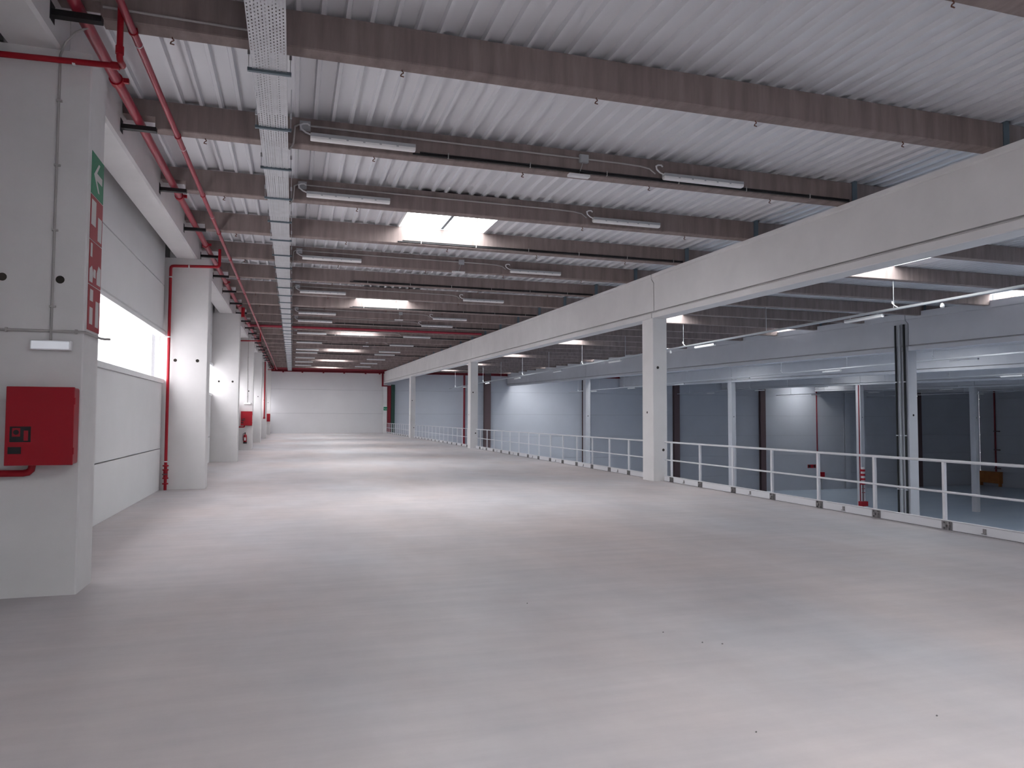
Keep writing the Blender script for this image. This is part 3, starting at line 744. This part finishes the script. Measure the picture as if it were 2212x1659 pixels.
# emergency lights and conduits on the pillars
def pillar_light(y, label, lab2, lab3):
    r = empty('emergency_light', (-2.09, y, 2.20), label, 'emergency light', 'emergency lights on the pillars')
    bevel(MB().box(-0.165, 0.165, -0.055, -0.0, 0.0, 0.088).build('light_body', 'white_plastic', r), 0.008, 2)
    bevel(MB().box(-0.15, 0.15, -0.075, -0.055, 0.008, 0.080).build('diffuser', 'diffuser_dim', r), 0.008, 2)
    dz = S * (y - PIL[1])
    c = MB().tube([(-2.10, y - 0.012, 2.29), (-2.10, y - 0.012, 4.70 + dz), (-2.10, y - 0.012, 4.93 + dz), (-2.06, y - 0.02, 5.05 + dz), (-1.98, y - 0.02, 5.16 + dz), (-1.88, y - 0.02, 5.22 + dz)], 0.011, 6).build('conduit', 'cable_grey')
    tag(c, lab2, 'conduit', 'conduits on the pillars')
    for z in (2.6, 3.3, 3.9, 4.5): MB().box(-0.02, 0.03, -0.026, -0.0, -0.008, 0.008).build('saddle_clip', 'cable_grey', c, (-2.10, y, z))
    return r
pillar_light(PIL[1] - 0.001, 'flat white emergency light above the big hose cabinet', 'vertical grey conduit down the face of the nearest pillar', '')
pillar_light(PIL[4] - 0.001, 'flat white emergency light above the distant hose cabinet', 'vertical grey conduit down the face of the extinguisher pillar', '')
y = PIL[1]
c = MB().tube([(-2.70, y - 0.012, 2.378), (-1.84, y - 0.012, 2.375), (-1.826, y + 0.0, 2.375), (-1.826, y + 0.56, 2.375), (-1.80, y + 0.62, 2.376), (-1.76, y + 0.64, 2.377)], 0.012, 6).build('conduit', 'cable_grey')
tag(c, 'horizontal grey conduit wrapped around the nearest pillar above its emergency light', 'conduit', 'conduits on the pillars')
for x in (-2.45, -2.1, -1.9): MB().box(-0.008, 0.008, -0.026, 0.0, -0.02, 0.02).build('saddle_clip', 'cable_grey', c, (x, y, 2.377))

# safety signs on the side of the nearest pillar (facing the room)
SY0, SY1 = PIL[1] + 0.085, PIL[1] + 0.525
def sign(z0, z1, cols, shapes, label, group='safety signs on the nearest pillar'):
    r = empty('safety_sign', (XP, (SY0 + SY1) / 2, z0), label, 'sign', group)
    h = (SY1 - SY0) / 2
    MB().box(0.001, 0.004, -h, h, 0.0, z1 - z0).build('sign_plate', cols[0], r)
    b = MB()
    for poly in shapes: b.prism([(u, w) for u, w in poly], 0.004, 0.0055, 'x')
    b.build('pictogram', cols[1], r)
    return r
sign(3.705, 4.105, ['sign_green', 'sign_white'], [[(-0.14, 0.20), (0.02, 0.34), (0.07, 0.34), (-0.04, 0.235), (0.16, 0.235), (0.16, 0.165), (-0.04, 0.165), (0.07, 0.06), (0.02, 0.06)]],
     'green sign with a white arrow, topmost on the side of the nearest pillar')
sign(3.275, 3.695, ['sign_red', 'sign_white'], [[(-0.19, 0.14), (-0.03, 0.14), (-0.03, 0.38), (-0.19, 0.38)], [(0.05, 0.03), (0.19, 0.03), (0.19, 0.26), (0.05, 0.26)]],
     'red safety sign directly under the green arrow sign')
sign(2.850, 3.265, ['sign_red', 'sign_white'], [[(-0.18, 0.26), (-0.12, 0.26), (-0.12, 0.39), (-0.18, 0.39)], [(-0.20, 0.02), (-0.09, 0.02), (-0.07, 0.12), (-0.12, 0.18), (-0.20, 0.14)], [(0.06, 0.03), (0.20, 0.03), (0.20, 0.20), (0.12, 0.22), (0.06, 0.14)], [(-0.06, 0.08), (0.02, 0.08), (0.02, 0.16), (-0.06, 0.16)]],
     'red safety sign with broken white shapes, second red one from the top')
sign(2.415, 2.840, ['sign_red', 'sign_white'], [[(-0.16, 0.06), (-0.05, 0.06), (-0.05, 0.22), (-0.16, 0.22)], [(-0.16, 0.28), (-0.05, 0.28), (-0.05, 0.39), (-0.16, 0.39)], [(0.05, 0.05), (0.17, 0.05), (0.17, 0.30), (0.05, 0.30)]],
     'lowest red safety sign, just above the wrapped conduit')
# exit sign on the far corner column
b = MB().box(8.84, 9.20, YE - 0.375, YE - 0.37, 2.28, 2.64)
r = b.build('exit_sign', 'sign_green'); tag(r, 'small green exit sign on the slim corner column by the end wall', 'sign')
MB().prism([(8.88, 2.50), (8.93, 2.50), (8.98, 2.45), (9.16, 2.45), (9.16, 2.50), (9.2, 2.44), (9.16, 2.38), (9.16, 2.41), (8.95, 2.41)], YE - 0.378, YE - 0.3755, 'y').build('arrow', 'sign_white', r)

# crumbs of concrete lying on the floor
PEB = [(1.98, 6.05), (2.85, 4.66), (2.97, 4.59), (3.38, 3.17), (2.31, 3.27), (2.7, 4.96)]
names = ['lying alone nearest the middle of the floor', 'left one of a close pair on the floor', 'right one of a close pair on the floor', 'lying farthest right near the bottom edge', 'nearest the bottom picture edge', 'just behind the close pair']
for (x, y), t in zip(PEB, names):
    b = MB(); n = 7; rr = [random.uniform(0.7, 1.2) for _ in range(n)]
    ring = lambda r0, z: [(r0 * rr[j] * math.cos(2 * math.pi * j / n) * 1.4, r0 * rr[j] * math.sin(2 * math.pi * j / n), z) for j in range(n)]
    b.add(ring(0.004, 0.0) + ring(0.005, 0.003) + ring(0.0025, 0.006), [(i * n + j, i * n + (j + 1) % n, (i + 1) * n + (j + 1) % n, (i + 1) * n + j) for i in (0, 1) for j in range(n)] + [tuple(range(2 * n, 3 * n)), tuple(range(n))[::-1]])
    tag(b.build('concrete_crumb', 'crumb', None, (x, y, 0.0)), 'tiny dark crumb of concrete %s' % t, 'crumb', 'crumbs on the mezzanine floor')

# ================================================================== HALL SERVICES
def hall_tray(x, nth, ys, lit=()):
    z = 4.53 if x < 20 else 4.33
    r = empty('cable_tray', (x, 0, z), 'silver suspended lighting tray over the hall, %s beyond the white girder' % nth, 'cable tray', 'lighting trays of the hall')
    MB().box(-0.05, 0.05, 2.0, YE - 1.5, 0.0, 0.003).box(-0.052, -0.05, 2.0, YE - 1.5, 0.0, 0.055).box(0.05, 0.052, 2.0, YE - 1.5, 0.0, 0.055).build('tray_channel', 'silver', r)
    for i in range(14):
        y = 4.6 + 5.46 * i
        if y > YE - 2: break
        MB().tube([(0, 0, 0.03), (0, 0, ZT + S * y - z)], 0.012, 6).build('hanger_rod', 'silver', r, (0, y, 0))
        if i % 2 == 0: MB().tube([(-0.0, 0, 0.16), (0.03, 0.02, 0.20), (0.0, 0.05, 0.23), (-0.03, 0.02, 0.19), (0.0, -0.06, 0.10), (0.02, -0.12, 0.06)], 0.012, 5).build('cable_loop', 'white_plastic', r, (0, y, 0))
    for i, y in enumerate(ys):
        luminaire((x, y, z - 0.14), '%s tube light under the %s hall lighting tray, %s from the camera' % ('lit white' if i in lit else 'white', nth, ORD[i + 1]), 'tube lights of the hall', lit=i in lit, small=True, rotz=math.pi / 2)
        MB().tube([(0, y - 0.5, -0.05), (0, y - 0.5, 0.02)], 0.01, 6).tube([(0, y + 0.5, -0.05), (0, y + 0.5, 0.02)], 0.01, 6).build('light_hanger', 'white_plastic', r)
YL = [16.6 + 8.22 * i for i in range(7)]
hall_tray(15.4, 'first', YL)
hall_tray(28.45, 'second', YL)
hall_tray(41.55, 'third', YL)
hall_tray(54.65, 'fourth', YL, lit=(3,))
hall_tray(67.75, 'fifth', YL, lit=(6,))
# small white sensors on the first tray
for y, t in ((14.0, 'nearer'), (27.5, 'farther')):
    b = lathe([(0.0, 0.0), (0.045, 0.01), (0.055, 0.05), (0.03, 0.12), (0.0, 0.13)], 12).build('motion_sensor', 'white_plastic', None, (15.4, y, 4.37))
    tag(b, 'small white sensor under the first hall lighting tray, %s one' % t, 'sensor', 'sensors on the hall tray')

# dark pipes on the near hall column
for y, rr, t, m in ((21.96, 0.035, 'dark vertical pipe on the pipe-clad hall column, farthest of three', 'black'), (21.78, 0.045, 'grey vertical pipe on the pipe-clad hall column, middle of three', 'grey_plastic'), (21.56, 0.04, 'dark vertical pipe on the pipe-clad hall column, nearest of three', 'black')):
    o = MB().tube([(21.84, y, HALL_Z), (21.84, y, 5.15)], rr, 10).build('down_pipe', m); tag(o, t, 'pipe', 'pipes on the near hall column')
    for z in (-5, -3, -1, 1, 3): MB().tube([(0, 0, -0.02), (0, 0, 0.02)], rr + 0.012, 10).build('pipe_clip', 'silver', o, (21.84, y, z))

# valve post at the middle hall column
vx, vy = 47.75, 52.2
o = MB().tube([(vx, vy, HALL_Z), (vx, vy, 4.6)], 0.05, 10).build('riser_pipe', 'red_steel'); tag(o, 'red riser pipe beside the hall column with the striped valve guard', 'pipe')
r = empty('valve_station', (vx, vy - 0.32, HALL_Z), 'red and white striped valve station at the hall column foot', 'valve')
for i in range(8): MB().tube([(0, 0, 2.9 + i * 0.19), (0, 0, 2.9 + (i + 1) * 0.19)], 0.20 - 0.03 * (i % 2), 10).build('stripe', 'red_paint' if i % 2 == 0 else 'sign_white', r)
MB().tube([(0, 0, 0), (0, 0, 2.9)], 0.06, 8).build('stem', 'maroon_steel', r)
MB().box(-0.34, 0.34, -0.2, 0.2, 1.05, 1.45).build('valve_box', 'red_paint', r)
for z in (2.2, 2.55): MB().tube([(-0.16, -0.05, z), (0.16, -0.05, z)], 0.03, 8).build('hand_wheel', 'red_steel', r)
# things on the end wall of the hall
o = MB().tube([(61.45, YE - 0.12, -3.7), (61.45, YE - 0.12, 6.0)], 0.07, 8).build('riser_pipe', 'red_steel'); tag(o, 'thin red pipe down the lit end wall of the hall', 'pipe')
o = MB().tube([(17.15, YE - 0.5, HALL_Z), (17.15, YE - 0.5, 6.0)], 0.11, 10).build('riser_pipe', 'red_steel'); tag(o, 'red pipe on the dark end wall between second and third railing column', 'pipe')
r = MB().box(60.1, 61.3, YE - 0.03, YE - 0.005, -4.37, -3.96).build('safety_sign', 'sign_red'); tag(r, 'red and black sign strip on the lit hall end wall', 'sign')
MB().box(60.2, 60.5, YE - 0.036, YE - 0.03, -4.32, -4.0).box(60.95, 61.2, YE - 0.036, YE - 0.03, -4.32, -4.0).build('pictogram', 'black', r)
r = MB().box(61.75, 62.35, YE - 0.30, YE - 0.005, -5.46, -4.88).build('alarm_box', 'red_paint'); tag(r, 'small dark red box on a post at the hall end wall', 'box')
MB().box(62.0, 62.1, YE - 0.2, YE - 0.1, HALL_Z, -5.46).build('post', 'grey_plastic', r)
# plywood box and red pipe on the far side wall
r = empty('plywood_box', (XR - 0.3, 73.0 - 0.2, -6.60), 'orange-brown plywood casing low on the far side wall of the hall', 'box')
bevel(MB().box(-0.3, 0.29, -1.75, 1.2, 0.0, 1.42).build('casing', 'plywood', r), 0.02, 1)
MB().box(-0.34, 0.29, -1.8, 1.25, 1.42, 1.47).build('lid', 'plywood', r)
for yy_ in (-1.6, 1.05): MB().box(-0.2, 0.2, yy_ - 0.08, yy_ + 0.08, -0.40, 0.0).build('foot', 'plywood', r)
o = MB().tube([(XR - 0.16, 71.85, -5.1), (XR - 0.16, 71.85, 5.6)], 0.10, 10).build('riser_pipe', 'red_steel'); tag(o, 'red pipe dropping into the plywood casing on the far side wall', 'pipe')
for z in (-4.7, -2.3, 0.1): MB().box(-0.12, 0.12, -0.6, 0.15, -0.06, 0.06).build('pipe_bracket', 'maroon_steel', o, (XR - 0.16, 71.85, z))
